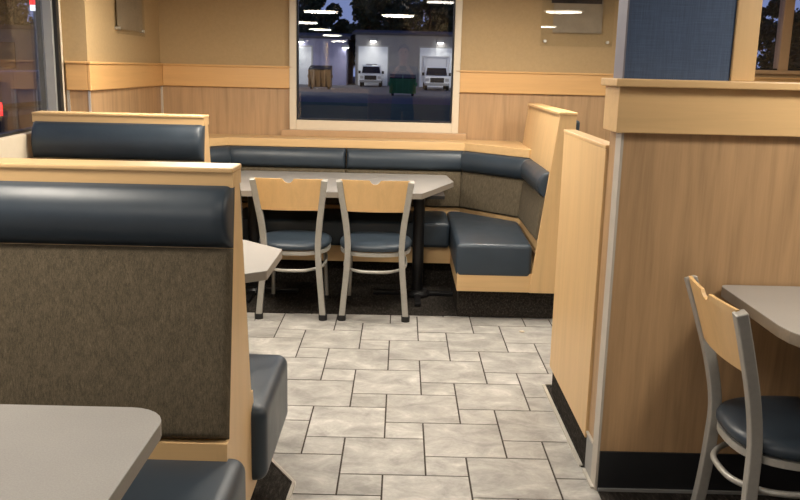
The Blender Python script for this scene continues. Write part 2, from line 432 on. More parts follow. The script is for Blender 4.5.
# window 3: the glazed left wall
bm = B()
lbox(bm, .0, .022, -.10, .03, 1.0, 2.55); lbox(bm, .022, LT, -.10, .012, 1.0, 1.136)
w3 = struct(obj('window_3', bm, MT['frame_white'], None, False, .004))
bm = B(); lbox(bm, .022, .07, -.09, .024, 1.10, 2.55); lbox(bm, .115, LT, -.08, -.03, 1.136, 1.150); obj('gasket', bm, MT['gasket'], w3)
bm = B(); lbox(bm, .07, .10, -.052, .004, 1.13, 2.55); lbox(bm, 1.9, 1.96, -.09, .01, 1.15, 2.55); obj('mullion', bm, MT['frame_grey'], w3)
bm = B(); lbox(bm, .10, LT, -.05, -.042, 1.14, 2.55); obj('glass_pane', bm, MT['glass'], w3)

bm = B()
for y0 in (-3.2, -1.8, -.4, .98): box(bm, (LX1-.10, y0, 1.0), (LX1+.01, y0+.07, 2.55))
box(bm, (LX1-.10, -3.2, 1.0), (LX1+.012, LY1, 1.08)); box(bm, (LX1-.10, -3.2, 2.49), (LX1+.01, LY1, 2.55))
w4 = struct(obj('window_4', bm, MT['frame_grey'], None, False, .004))
bm = B(); box(bm, (LX1-.05, -3.13, 1.08), (LX1-.042, LY1, 2.49)); obj('glass_pane', bm, MT['glass'], w4)

# timber chair rail around the walls
def rail(n, pts2, mat):
    """pts2: plan rectangle lo, hi"""
    (x0, y0), (x1, y1) = pts2; bm = B()
    box(bm, (x0, y0, 1.347), (x1, y1, 1.500)); struct(obj('trim_%d' % n, bm, mat, None, False, .004))
def lip(n, pts2, mat):
    (x0, y0), (x1, y1) = pts2; bm = B(); box(bm, (x0, y0, 1.500), (x1, y1, 1.515)); struct(obj('trim_%d' % n, bm, mat, None, False, .004))
rail(3, ((XL+.02, YW-.022), (-.845, YW)), MT['rail_x']); lip(4, ((XL+.028, YW-.03), (-.842, YW)), MT['rail_x'])
rail(5, ((.405, YW-.022), (XR, YW)), MT['rail_x']); lip(6, ((.402, YW-.03), (XR, YW)), MT['rail_x'])
rail(7, ((XL, 5.135), (XL+.02, YW)), MT['rail_y']); lip(8, ((XL, 5.127), (XL+.028, YW)), MT['rail_y'])
rail(9, ((-1.985, 5.135), (XL, 5.156)), MT['rail_x']); lip(10, ((-1.985, 5.127), (XL, 5.156)), MT['rail_x'])
bm = B()
for k, (a, b) in enumerate((((XL-.004, 5.148, .2), (XL+.008, 5.158, 1.345)), ((-1.99, 5.146, .2), (-1.975, 5.157, 1.345)), ((XL, YW-.014, .2), (XL+.014, YW, 1.345)), ((.425, YW-.01, .95), (.437, YW, 1.035)))):
    bm = B(); box(bm, a, b); struct(obj('trim_%d' % (11+k), bm, MT['strip']))

# ------------------------------------------------------------------ half wall, column and post on the right
hw = thing('half_wall', 'brown laminate half wall with pale wood cap beside the floor tiles on the right', 'partition', (.75, 2.93, 0))
def at(o, name, bm, mat, **k):
    for v in bm.verts: v.co -= o.location
    return obj(name, bm, mat, o, **k)
bm = B(); box(bm, (.753, 2.93, .157), (XR, 3.112, 1.325)); at(hw, 'panel', bm, MT['laminate'])
bm = B(); box(bm, (.757, 2.922, 0), (XR, 3.10, .157)); at(hw, 'kick_base', bm, MT['black_base'])
bm = B(); box(bm, (.757, 2.912, 0), (XR, 2.9225, .014)); at(hw, 'base_trim', bm, MT['frame_grey'])
bm = B(); box(bm, (.722, 2.90, 1.322), (XR, 3.10, 1.475)); at(hw, 'cap_band', bm, MT['maple_x'], bevel=.003)
bm = B(); box(bm, (.704, 2.868, 1.475), (XR, 3.105, 1.501)); at(hw, 'ledge', bm, MT['maple_x'], bevel=.004)
bm = B(); prism(bm, [(.747, 2.926), (.756, 2.926), (.756, 2.9305), (.7535, 2.9305), (.7535, 3.0), (.747, 3.0)], fz, .001, 1.322); at(hw, 'corner_strip', bm, MT['guard'])
bm = B(); box(bm, (.748, 3.0, .004), (.7525, 3.108, .15)); at(hw, 'side_base', bm, MT['frame_grey'])
bm = B(); box(bm, (.744, 3.0, .15), (.753, 3.108, .157)); box(bm, (.735, 2.94, .0), (.747, 3.09, .008)); at(hw, 'side_trim', bm, MT['strip'])
cl = thing('column', 'square column in navy woven wallcovering rising from the half wall ledge', 'column', (.75, 2.95, 1.501))
bm = B(); box(bm, (.747, 2.955, 1.501), (1.104, 3.075, CEIL)); at(cl, 'core', bm, MT['navy'])
bm = B(); box(bm, (.741, 2.951, 1.501), (.747, 3.075, CEIL)); at(cl, 'corner_strip', bm, MT['lavender'])  # grey strip covering the column's left side
bm = B(); box(bm, (1.106, 2.945, 1.501), (1.186, 3.075, CEIL)); o = obj('wood_post', bm, MT['maple_z'], None, False, .003)
tag(o, 'pale wooden post standing on the ledge right of the navy column', 'post')

# pale end panel running back from the half wall
ep = thing('booth_partition', 'plain pale wood panel behind the end of the brown half wall', 'partition', (.742, 3.5, 0))
bm = B(); box(bm, (.742, 3.115, .125), (.795, 3.935, 1.248)); at(ep, 'panel', bm, MT['maple_z'], bevel=.002)
bm = B(); box(bm, (.740, 3.113, 1.248), (.798, 3.94, 1.262)); at(ep, 'cap', bm, MT['maple_y'], bevel=.003)
bm = B(); box(bm, (.752, 3.115, .004), (.80, 3.90, .125)); at(ep, 'kick_plate', bm, MT['carpet'])

# ------------------------------------------------------------------ booths on the left
def booth(name, label, x0, x1, yc, zp=1.036, sides=(-1, 1)):
    r = thing(name, label, 'booth', (x1, yc, 0))
    zt = 1.25; ht, hb = .055, .265          # half depth at the top / at z = .2
    hz = lambda z: ht+(hb-ht)*(1.225-z)/(1.025)
    # core between the upholstery and end panels
    prof = [(yc-hb, .2), (yc+hb, .2), (yc+ht, 1.232), (yc-ht, 1.232)]
    hz_ = lambda z: hz(z)-.029
    ef = [(yc-hb, .2), (yc+hb, .2), (yc+hz(.533), .533), (yc+hz_(.536), .536), (yc+ht-.029, 1.232), (yc-ht+.029, 1.232), (yc-hz_(.536), .536), (yc-hz(.533), .533)]
    bm = B(); prism(bm, ef, fx, x1-.03, x1); at(r, 'end_panel', bm, MT['maple_z'])
    bm = B(); prism(bm, ef, fx, x0, x0+.03); at(r, 'end_panel', bm, MT['maple_z'])
    q = [(a[0]+(.03 if a[0] < yc else -.03), a[1]) for a in prof]
    for s in sides:
        bm = B(); ya, yb_, yc_ = yc+s*(hz(.42)), yc+s*hz(.533), yc+s*.05; hexa(bm, [(x0+.03, ya, .42), (x1-.03, ya, .42), (x1-.03, yc_, .42), (x0+.03, yc_, .42), (x0+.03, yb_, .533), (x1-.03, yb_, .533), (x1-.03, yc_, .533), (x0+.03, yc_, .533)]); at(r, 'seat_rail', bm, MT['maple_x'])
    bm = B(); prism(bm, q, fx, x0+.03, x1-.03)
    box(bm, (x0+.001, yc-ht-.003, 1.198), (x1-.0005, yc+ht+.003, 1.236)); at(r, 'back_frame', bm, MT['maple_x'])
    bm = B(); box(bm, (x0, yc-ht-.008, 1.236), (x1+.001, yc+ht+.008, zt)); at(r, 'cap_rail', bm, MT['maple_x'], bevel=.004)
    for s in sides:
        yy = lambda z, o=0: yc+s*(hz(z)-.028+o)
        xa, xb = x0, x1-.0005
        if s == 1: xa, xb = xb, xa
        # fabric panel
        z0, z1 = .535, zp-.001
        bm = B(); pad(bm, (xa, yy(z0), z0), (xb, yy(z0), z0), (xb, yy(z1), z1), (xa, yy(z1), z1), .028, .02, .012, 30, 24, .03); at(r, 'back_panel', bm, MT['fabric'], smooth=True)
        z0, z1 = zp+.001, 1.205
        bm = B(); pad(bm, (xa, yy(z0), z0), (xb, yy(z0), z0), (xb, yy(z1), z1), (xa, yy(z1), z1), .068, .022, .012, 40, 24, .6); at(r, 'headrest', bm, MT['vinyl'], smooth=True)
        ys, ye = yc+s*(hz(.48)-.05), yc+s*(hz(.48)+.485)
        lo, hi = min(ys, ye), max(ys, ye)
        bm = B(); cushion(bm, (x0+.02, lo, .235), (x1+.046, hi, .488), .038, .010); at(r, 'seat_cushion', bm, MT['vinyl'], smooth=True)
        yb = yc+s*hb*.96; ye2 = yc+s*(hz(.48)+.30); lo2, hi2 = min(yb, ye2), max(yb, ye2)
        bm = B(); box(bm, (x0, lo2, .2), (x1-.002, hi2, .302)); at(r, 'seat_base', bm, MT['maple_x'], bevel=.002)
    bm = B(); box(bm, (x0+.05, yc-(.40 if -1 in sides else .2), .004), (x1-.10, yc+(.40 if 1 in sides else .2), .2)); at(r, 'kick_plate', bm, MT['carpet'])
    return r
booth('booth_bench', 'double booth bench nearest the camera, with brown fabric back under a long blue headrest', -1.66, -.442, 2.303)

# far booth: a single shorter bench against the glazed wall
booth('booth_bench', 'smaller blue and brown booth bench by the left window, behind the first bench', -1.945, -1.04, 4.595, 1.012, (-1,))

# ------------------------------------------------------------------ banquette along the back wall
bq = thing('corner_banquette', 'wrap-around banquette with blue headrests and brown fabric back under the window', 'bench', (-.4, 6.3, 0))
Pb = [(-1.665, 5.13), (-1.665, 5.95), (-1.27, 6.36), (.45, 6.36), (.845, 5.95), (.845, 5.125)]       # back line at seat level
Pt = [(-1.715, 5.13), (-1.715, 5.975), (-1.292, 6.415), (.472, 6.415), (.905, 5.972), (.905, 5.125)]       # back line at ledge level
Z0, Z1 = .47, .985
def bp(i, z):
    k = (z-Z0)/(Z1-Z0); return (Pb[i][0]*(1-k)+Pt[i][0]*k, Pb[i][1]*(1-k)+Pt[i][1]*k)
def seg_pt(i, t, z):
    a, b = bp(i, z), bp(i+1, z); return (a[0]*(1-t)+b[0]*t, a[1]*(1-t)+b[1]*t, z)
spans = [(0, 0, 1), (1, 0, 1), (2, 0, .5), (2, .5, 1), (3, 0, 1), (4, 0, 1)]
for (i, t0, t1) in spans:
    L = math.hypot(Pb[i+1][0]-Pb[i][0], Pb[i+1][1]-Pb[i][1]); e = .003/L
    z0, z1 = .505, .771
    bm = B(); pad(bm, seg_pt(i, t0+e, z0), seg_pt(i, t1-e, z0), seg_pt(i, t1-e, z1), seg_pt(i, t0+e, z1), .022, .014, .02, 18, 14, .03); at(bq, 'back_panel', bm, MT['fabric'], smooth=True)
    z0, z1 = .773, .925
    bm = B(); pad(bm, seg_pt(i, t0+e, z0), seg_pt(i, t1-e, z0), seg_pt(i, t1-e, z1), seg_pt(i, t0+e, z1), .058, .022, .02, 24, 20, .55); at(bq, 'headrest', bm, MT['vinyl'], smooth=True)
# framing carcass behind the pads (seat rail below them)
out = [(-1.80, 5.13), (-1.80, 6.68), (.99, 6.68), (.99, 5.125)]
bm = B()
prism(bm, [bp(i, .505) for i in range(6)][::-1]+out, fz, .43, .500)
at(bq, 'seat_rail', bm, MT['maple_x'])
bm = B()
prism(bm, [(bp(i, .97)[0]*1.0+(.02 if i > 3 else (-.02 if i < 2 else 0)), bp(i, .97)[1]+(.02 if 1 < i < 4 else .012 if i in (1, 4) else 0)) for i in range(6)][::-1]+out, fz, .50, .926)
at(bq, 'back_frame', bm, MT['maple_z'])
bm = B()
prism(bm, [(bp(i, .95)[0]+(-.012 if i > 3 else (.012 if i < 2 else 0)), bp(i, .95)[1]-(.012 if 1 < i < 4 else .008 if i in (1, 4) else 0)) for i in range(5)][::-1]+[(-1.80, 5.12), (-1.80, 6.69), (.915, 6.69), (.91, 5.97)], fz, .927, .986)
at(bq, 'top_ledge', bm, MT['maple_x'], bevel=.003)
# tall end panel of the right wing, leaning back
bm = B()
def wxp(z): return .838+(.932-.838)*(z-.455)/(1.26-.455)
hexa(bm, [(wxp(.183), 5.10, .183), (1.03, 5.10, .183), (1.03, 5.13, .183), (wxp(.183), 5.13, .183), (wxp(1.27), 5.10, 1.27), (1.03, 5.10, 1.27), (1.03, 5.13, 1.27), (wxp(1.27), 5.13, 1.27)])
at(bq, 'end_panel', bm, MT['maple_z'], bevel=.002)
bm = B()
z0, z1 = .926, 1.27
hexa(bm, [(wxp(z0)+.004, 5.13, z0), (1.03, 5.13, z0), (1.03, 6.42, z0), (wxp(z0)+.004, 6.42, z0), (wxp(z1)+.004, 5.13, z1), (1.03, 5.13, z1), (1.03, 6.42, z1), (wxp(z1)+.004, 6.42, z1)])
at(bq, 'side_panel', bm, MT['maple_z'])
bm = B(); box(bm, (.926, 5.094, 1.27), (1.036, 6.425, 1.286)); at(bq, 'end_cap', bm, MT['maple_y'], bevel=.003)
bm = B(); box(bm, (1.03, 5.2, .25), (1.075, 6.3, 1.235)); at(bq, 'rear_upholstery', bm, MT['vinyl'], bevel=.015)
# seats
def poly_cushion(bm, pts, z0, z1, r=.03):
    prism(bm, pts, fz, z0, z1)
    bmesh.ops.bevel(bm, geom=[e for e in bm.edges], offset=r, segments=4, profile=.5, affect='EDGES')
inset = lambda p, d: p
bm = B(); poly_cushion(bm, [(.352, 5.105), (.815, 5.105), (.84, 5.95), (.44, 6.345), (.352, 6.345)], .275, .482, .028); at(bq, 'seat_cushion', bm, MT['vinyl'], smooth=True)
bm = B(); poly_cushion(bm, [(-1.165, 5.82), (.349, 5.82), (.349, 6.35), (-1.165, 6.35)], .30, .480, .028); at(bq, 'seat_cushion', bm, MT['vinyl'], smooth=True)
bm = B(); poly_cushion(bm, [(-1.66, 5.12), (-1.168, 5.12), (-1.168, 6.35), (-1.27, 6.35), (-1.66, 5.95)], .30, .482, .028); at(bq, 'seat_cushion', bm, MT['vinyl'], smooth=True)
bm = B(); prism(bm, [(.362, 5.112), (.93, 5.112), (.93, 6.5), (-1.75, 6.5), (-1.75, 5.13), (-1.20, 5.13), (-1.20, 5.87), (.362, 5.87)], fz, .183, .30); at(bq, 'seat_base', bm, MT['maple_x'])
bm = B(); prism(bm, [(.375, 5.165), (.99, 5.165), (.99, 6.5), (-1.75, 6.5), (-1.75, 5.17), (-1.25, 5.17), (-1.25, 5.95), (.375, 5.95)], fz, .004, .183); at(bq, 'kick_plate', bm, MT['carpet'])

# ------------------------------------------------------------------ tables
def rounded(pts, rad, n=6):
    """round the corners of a polygon; rad per corner"""
    out = []; N = len(pts)
    for i in range(N):
        p = Vector(pts[i]); a = Vector(pts[i-1]); b = Vector(pts[(i+1) % N]); r = rad[i] if isinstance(rad, (list, tuple)) else rad
        if r <= 0: out.append(tuple(p)); continue
        da = (a-p).normalized(); db = (b-p).normalized(); ang = da.angle(db); d = r/math.tan(ang/2)
        c = p+(da+db).normalized()*(r/math.sin(ang/2)); s = p+da*d; e = p+db*d
        a0 = math.atan2(s.y-c.y, s.x-c.x); a1 = math.atan2(e.y-c.y, e.x-c.x); dl = (a1-a0+math.pi) % (2*math.pi)-math.pi
        for k in range(n+1): out.append((c.x+r*math.cos(a0+dl*k/n), c.y+r*math.sin(a0+dl*k/n)))
    return out
def table(label, pts, rad, z, legs, group=None, th=.036):
    cx = sum(p[0] for p in pts)/len(pts); cy = sum(p[1] for p in pts)/len(pts)
    r = thing('dining_table', label, 'table', (cx, cy, 0))
    pp = rounded(pts, rad)
    bm = B(); prism(bm, pp, fz, z-.003, z); at(r, 'tabletop', bm, MT['table'])
    bm = B(); prism(bm, pp, fz, z-th, z-.003); at(r, 'edge_band', bm, MT['table_edge'])
    for (x, y) in legs:
        bm = B(); lathe(bm, [(.038, .03), (.038, z-th-.02)], (x, y, 0), 24); p = at(r, 'pedestal', bm, MT['black_metal'], smooth=True)
        bm = B()
        for a in (0, math.pi/2):
            c, s = math.cos(a), math.sin(a); L = .30; w = .04
            f = lambda u, v: (x+u*c-v*s, y+u*s+v*c)
            hexa(bm, [f(-L, -w/2)+(.006,), f(L, -w/2)+(.006,), f(L, w/2)+(.006,), f(-L, w/2)+(.006,), f(-L, -w/2)+(.03,), f(L, -w/2)+(.03,), f(L, w/2)+(.03,), f(-L, w/2)+(.03,)])
        lathe(bm, [(.0, .05), (.07, .045), (.09, .02), (.09, .006)], (x, y, 0), 24)
        at(r, 'base', bm, MT['black_metal'], bevel=.004)
        bm = B(); box(bm, (x-.16, y-.16, z-th-.022), (x+.16, y+.16, z-th)); at(r, 'mounting_plate', bm, MT['black_metal'])
    return r
table('pale grey table corner nearest the camera, before the long fabric bench', [(-1.66, 1.08), (-.510, 1.08), (-.510, 1.825), (-1.66, 1.825)], [.01, .09, .09, .01], .75, [(-.95, 1.45)])
table('small grey table end showing between the two booth benches on the left', [(-1.75, 3.10), (-.60, 3.10), (-.502, 3.175), (-.498, 3.57), (-.69, 3.755), (-1.75, 3.755)], [.01, .015, .015, .015, .03, .01], .75, [(-1.0, 3.43)])
table('long grey table with clipped corners before the window banquette', [(-1.25, 5.28), (.14, 5.34), (.372, 5.95), (.335, 6.335), (-1.15, 6.335), (-1.42, 5.9)], [.03, .02, .02, .03, .03, .03], .75, [(.13, 5.66), (-.98, 5.66)])
table('grey table against the brown half wall, bottom right', [(1.128, 2.918), (1.128, 2.20), (2.2, 2.20), (2.2, 2.918)], [.03, .23, .02, .02], .80, [(1.70, 2.55)])

# ------------------------------------------------------------------ chairs
def smooth_path(pts, n=8):
    P = [Vector(p) for p in pts]; o = []
    for i in range(len(P)-1):
        a, b, c, d = P[max(i-1, 0)], P[i], P[i+1], P[min(i+2, len(P)-1)]
        for k in range(n):
            t = k/n; o.append(.5*((2*b)+(c-a)*t+(2*a-5*b+4*c-d)*t*t+(3*b-a-3*c+d)*t**3))
    o.append(P[-1]); return o
def make_chair(label, loc, rz):
    t = thing('dining_chair', label, 'chair', loc, rz, None)
    rear = lambda s: smooth_path([(s*.196, -.243, .012), (s*.182, -.228, .17), (s*.168, -.222, .33), (s*.163, -.222, .46), (s*.174, -.246, .60), (s*.194, -.288, .75), (s*.210, -.326, .872)])
    for s in (-1, 1):
        bm = B(); bar(bm, rear(s), .036, .036, (0, 1, .15)); lg = obj('leg', bm, MT['brushed'], t, False, .004)
        bm = B(); lathe(bm, [(0, 0), (.0255, 0), (.0265, .034), (.0, .034)], (s*.196, -.243, 0), 14); obj('rubber_foot', bm, MT['rubber'], lg)
        bm = B(); tube(bm, smooth_path([(s*.178, .235, .012), (s*.172, .222, .2), (s*.165, .20, .425)]), .0125, 12); lg = obj('leg', bm, MT['brushed'], t, True)
        bm = B(); lathe(bm, [(0, 0), (.017, 0), (.017, .03), (0, .03)], (s*.178, .235, 0), 14); obj('rubber_foot', bm, MT['rubber'], lg)
    # seat pan outline
    def outline(k, n=40):
        o = []
        for i in range(n):
            a = 2*math.pi*i/n; c, s = math.cos(a), math.sin(a)
            e = 2.6
            x = math.copysign(abs(c)**(2/e), c)*.218*k; y = math.copysign(abs(s)**(2/e), s)*.228*k
            x *= 1+.05*(y/.218)
            o.append((x, y-.018))
        return o
    bm = B(); rings = []
    for (k, z) in ((.90, .424), (.99, .428), (1.03, .438), (1.03, .452), (1.0, .463), (.92, .472), (.75, .478), (.5, .480), (.25, .481)):
        rings.append([bm.verts.new((x, y, z)) for x, y in outline(k)])
    for a, b in zip(rings, rings[1:]):
        for i in range(40): bm.faces.new([a[i], a[(i+1) % 40], b[(i+1) % 40], b[i]])
    bm.faces.new(rings[0][::-1]); bm.faces.new(rings[-1])
    obj('seat', bm, MT['vinyl'], t, True)
    bm = B(); tube(bm, [(x, y, .411) for x, y in outline(.97)], 1.41, 4, .0085, .0115, True, (0, 0, 1)); obj('seat_frame', bm, MT['brushed'], t)
    # footring: hoop behind and along the sides
    hoop = smooth_path([(.172, .215, .327), (.19, .05, .317), (.178, -.14, .312), (.10, -.232, .308), (0, -.25, .307), (-.10, -.232, .308), (-.178, -.14, .312), (-.19, .05, .317), (-.172, .215, .327)], 6)
    bm = B(); tube(bm, hoop, .010, 10); obj('stretcher', bm, MT['brushed'], t, True)
    # plywood back with a half-round finger notch in its top edge
    def bx_(z): # post centre half spacing and y at height z
        for a, b in zip(rear(1), rear(1)[1:]):
            if a.z <= z <= b.z:
                k = (z-a.z)/(b.z-a.z); return a.x+(b.x-a.x)*k, a.y+(b.y-a.y)*k
        return rear(1)[-1].x, rear(1)[-1].y
    bm = B(); nu, nv = 48, 10; F, K = [], []
    for j in range(nv+1):
        fr, kr = [], []
        for i in range(nu+1):
            u = -1+2*i/nu; zt = .877; zb = .682
            d = abs(u)*.19
            if d < .027: zt -= math.sqrt(.027**2-d*d)*.95
            z = zb+(zt-zb)*j/nv; hx, yy = bx_(min(z, .872)); hx -= .010
            y = yy-.004 - (1-u*u)*.018
            fr.append(bm.verts.new((u*hx, y-.006, z))); kr.append(bm.verts.new((u*hx, y+.006, z)))
        F.append(fr); K.append(kr)
    for j in range(nv):
        for i in range(nu):
            bm.faces.new([F[j][i], F[j][i+1], F[j+1][i+1], F[j+1][i]]); bm.faces.new([K[j][i], K[j+1][i], K[j+1][i+1], K[j][i+1]])
    for i in range(nu):
        bm.faces.new([F[0][i], K[0][i], K[0][i+1], F[0][i+1]]); bm.faces.new([F[nv][i], F[nv][i+1], K[nv][i+1], K[nv][i]])
    for j in range(nv):
        bm.faces.new([F[j][0], F[j+1][0], K[j+1][0], K[j][0]]); bm.faces.new([F[j][nu], K[j][nu], K[j+1][nu], F[j+1][nu]])
    obj('backrest', bm, MT['ply'], t)
    return t
ch = make_chair('left one of the two chairs tucked under the long grey table', (-.652, 5.279, .0), 0)
ch['group'] = 'metal chairs with wooden backs'
for o in list(ch.children):
    pass
dup(ch, (-.146, 5.284, .0), 0, 'right one of the two chairs tucked under the long grey table', 'metal chairs with wooden backs')
dup(ch, (1.277, 2.50, .004), -math.pi/2, 'metal chair with notched wooden back beside the brown half wall', 'metal chairs with wooden backs')

# ------------------------------------------------------------------ acrylic wall pictures
def picture(label, f, w, h, print_rect, dark_rect, studs=True):
    """f(u, v, d): point u along, v up, d out of the wall"""
    r = thing('acrylic_picture', label, 'picture', f(0, 0, 0))
    def slab(bm, u0, u1, v0, v1, d0, d1):
        hexa(bm, [f(u0, v0, d0), f(u1, v0, d0), f(u1, v0, d1), f(u0, v0, d1), f(u0, v1, d0), f(u1, v1, d0), f(u1, v1, d1), f(u0, v1, d1)])
    bm = B(); slab(bm, 0, w, 0, h, .022, .028); at(r, 'acrylic_sheet', bm, MT['acrylic'])
    bm = B(); slab(bm, *print_rect, .018, .0205); p = at(r, 'print', bm, MT['print'])
    bm = B(); slab(bm, *dark_rect, .0206, .0215); at(r, 'photo', bm, MT['print_dark'])
    for u in (.035, w-.035):
        for v in (.035, h-.035):
            bm = B(); n = (Vector(f(0, 0, 1))-Vector(f(0, 0, 0)))
            tube(bm, [f(u, v, .001), f(u, v, .034)], .011, 14, ref=(0, 0, 1)); at(r, 'standoff', bm, MT['steel'])
    return r
MT['acrylic'] = mk_glass('clear_acrylic', .02)
MT['print'] = plain('faded_grey_print', srgb(150, 134, 112), .5, 0, .12, 9)
MT['print_dark'] = plain('dark_photo_print', srgb(52, 36, 30), .5, 0, .6, 14)
picture('clear acrylic picture on metal standoffs on the back wall right of the window', lambda u, v, d: (1.035+u, YW-d, 1.71+v), .545, .62, (.09, .46, .10, .60), (.07, .45, .315, .60))
picture('clear acrylic picture on metal standoffs on the short left wall', lambda u, v, d: (XL+d, 5.64+u, 1.695+v), .60, .62, (.03, .57, .03, .60), (.1, .5, .36, .56))

# ------------------------------------------------------------------ lamps
def pendant(label, x, y, z, first=None):
    if first: return dup(first, (x, y, z), 0, label, 'pendant lamps')
    r = thing('pendant_lamp', label, 'lamp', (x, y, z), 0, 'pendant lamps')
    bm = B(); lathe(bm, [(.185, 0), (.187, .004), (.178, .02), (.14, .07), (.08, .11), (.03, .13), (.03, .16), (0, .16)], n=40); obj('lamp_shade', bm, MT['shade'], r, True)
    bm = B(); lathe(bm, [(0, -.006), (.12, -.004), (.182, .001), (.182, .003), (0, .003)], n=40); obj('diffuser', bm, MT['lamp'], r, True)
    bm = B(); tube(bm, [(0, 0, .16), (0, 0, CEIL-z)], .005, 8, ref=(0, 1, 0)); obj('cord', bm, MT['black_metal'], r)
    area_light('pendant_light', (0, 0, -.012), .34, PENDANT_W, (1, .92, .80), r)
    return r
PZ = 2.08
p0 = pendant('dark dome pendant lamp over the left end of the long grey table', -.87, 4.23, PZ)
for x, y, l in ((-1.30, 1.9, 'dark dome pendant lamp over the table nearest the camera'), (-.07, 3.86, 'dark dome pendant lamp over the tiled aisle'),
                (1.5, 5.0, 'dark dome pendant lamp right of the banquette, beyond the half wall'), (.63, 5.5, 'added dark dome pendant lamp brightening the right wing of the banquette'), (-1.22, 4.95, 'added dark dome pendant lamp brightening the corner by the smaller booth bench'), (-1.285, -.1, 'dark dome pendant lamp in the row behind the camera, first'), (-1.30, -2.5, 'dark dome pendant lamp in the row behind the camera, second'), (-1.43, -6.0, 'dark dome pendant lamp at the far end of the row behind the camera'),  # lamps over the wing and smaller booth are added to brighten the back
                (1.75, 2.2, 'dark dome pendant lamp over the table at the half wall')):
    pendant(l, x, y, PZ, p0)
def panel(label, x, y, first=None):
    if first: return dup(first, (x, y, CEIL), 0, label, 'ceiling light panels')
    r = thing('ceiling_light', label, 'light', (x, y, CEIL), 0, 'ceiling light panels')
    bm = B(); prism(bm, [(-.32, -.32), (.32, -.32), (.32, .32), (-.32, .32)], fz, -.012, 0); obj('frame', bm, MT['frame_white'], r, False, .003)
    bm = B(); box(bm, (-.29, -.29, -.016), (.29, .29, -.0122)); obj('diffuser', bm, MT['panel_light'], r)
    area_light('panel_light', (0, 0, -.02), .56, PANEL_W, (1, .94, .85), r, 'SQUARE')
    return r
c0 = panel('square ceiling light over the tiled aisle', .1, 3.0)
for x, y, l in ((.1, .4, 'square ceiling light above the camera'), (2.6, 1.2, 'square ceiling light over the right hand tables'), (2.6, 4.9, 'square ceiling light behind the half wall'), (.25, 5.2, 'square ceiling light over the long grey table'), (.7, -3.0, 'square ceiling light before the khaki column')):
    panel(l, x, y, c0)

# crumb of paper on the tiles
bm = B(); bmesh.ops.create_icosphere(bm, subdivisions=2, radius=.015)
for v in bm.verts: v.co = Vector((v.co.x*1.2, v.co.y*.8, v.co.z*.35+.004))*1.0+Vector((0, 0, 0))
o = obj('paper_scrap', bm, MT['frame_white']); o.location = (.742, 4.875, .001); tag(o, 'tiny white paper scrap on the floor tiles before the banquette', 'litter')

# ------------------------------------------------------------------ outside, across the road
GZ = -.15
MT['asphalt'] = plain('asphalt', srgb(70, 70, 76), .85, 0, .15, 3)
MT['grass'] = plain('dark_grass', srgb(48, 80, 40), .9, 0, .3, 2)
MT['siding'] = plain('lavender_metal_siding', srgb(132, 132, 162), .5, 0, .05, 2)
MT['beige'] = plain('beige_metal_siding', srgb(128, 126, 126), .5, 0, .05, 2)
MT['door_white'] = plain('white_roller_door', srgb(225, 228, 230), .5, 0, .03, 2)
MT['white_paint'] = plain('white_vehicle_paint', srgb(228, 228, 226), .3, 0, .02, 4)
MT['dark_glass'] = plain('dark_vehicle_glass', srgb(26, 28, 32), .1)
MT['tyre'] = plain('tyre', srgb(22, 22, 22), .7)
MT['green_bin'] = plain('green_dumpster_paint', srgb(66, 146, 76), .5, 0, .1, 5)
MT['brown_bin'] = plain('brown_dumpster_paint', srgb(118, 88, 52), .6, 0, .15, 5)
MT['bark'] = plain('bark', srgb(60, 48, 38), .9, 0, .2, 8)
MT['leaf'] = plain('dark_leaves', srgb(40, 52, 36), .8, 0, .35, 3)
MT['yard_lamp'] = mk_emit('yard_lamp_glow', (1, .97, .9, 1), 25)
MT['red_glow'] = mk_emit('red_tail_lamp', (1, .03, .03, 1), 3)
MT['white_glow'] = mk_emit('white_sign_glow', (.9, .95, 1, 1), 2)
MT['yellow'] = plain('yellow_sign', srgb(235, 200, 40), .5)
bm = B(); box(bm, (-90, YW+.25, GZ-.2), (110, 160, GZ)); box(bm, (-90, -10, GZ-.2), (-2.4, YW+.25, GZ)); o = struct(obj('ground', bm, MT['asphalt']))
bm = B(); box(bm, (-40, 25, GZ-.05), (60, 41, GZ+.03)); struct(obj('ground_lawn', bm, MT['grass']))
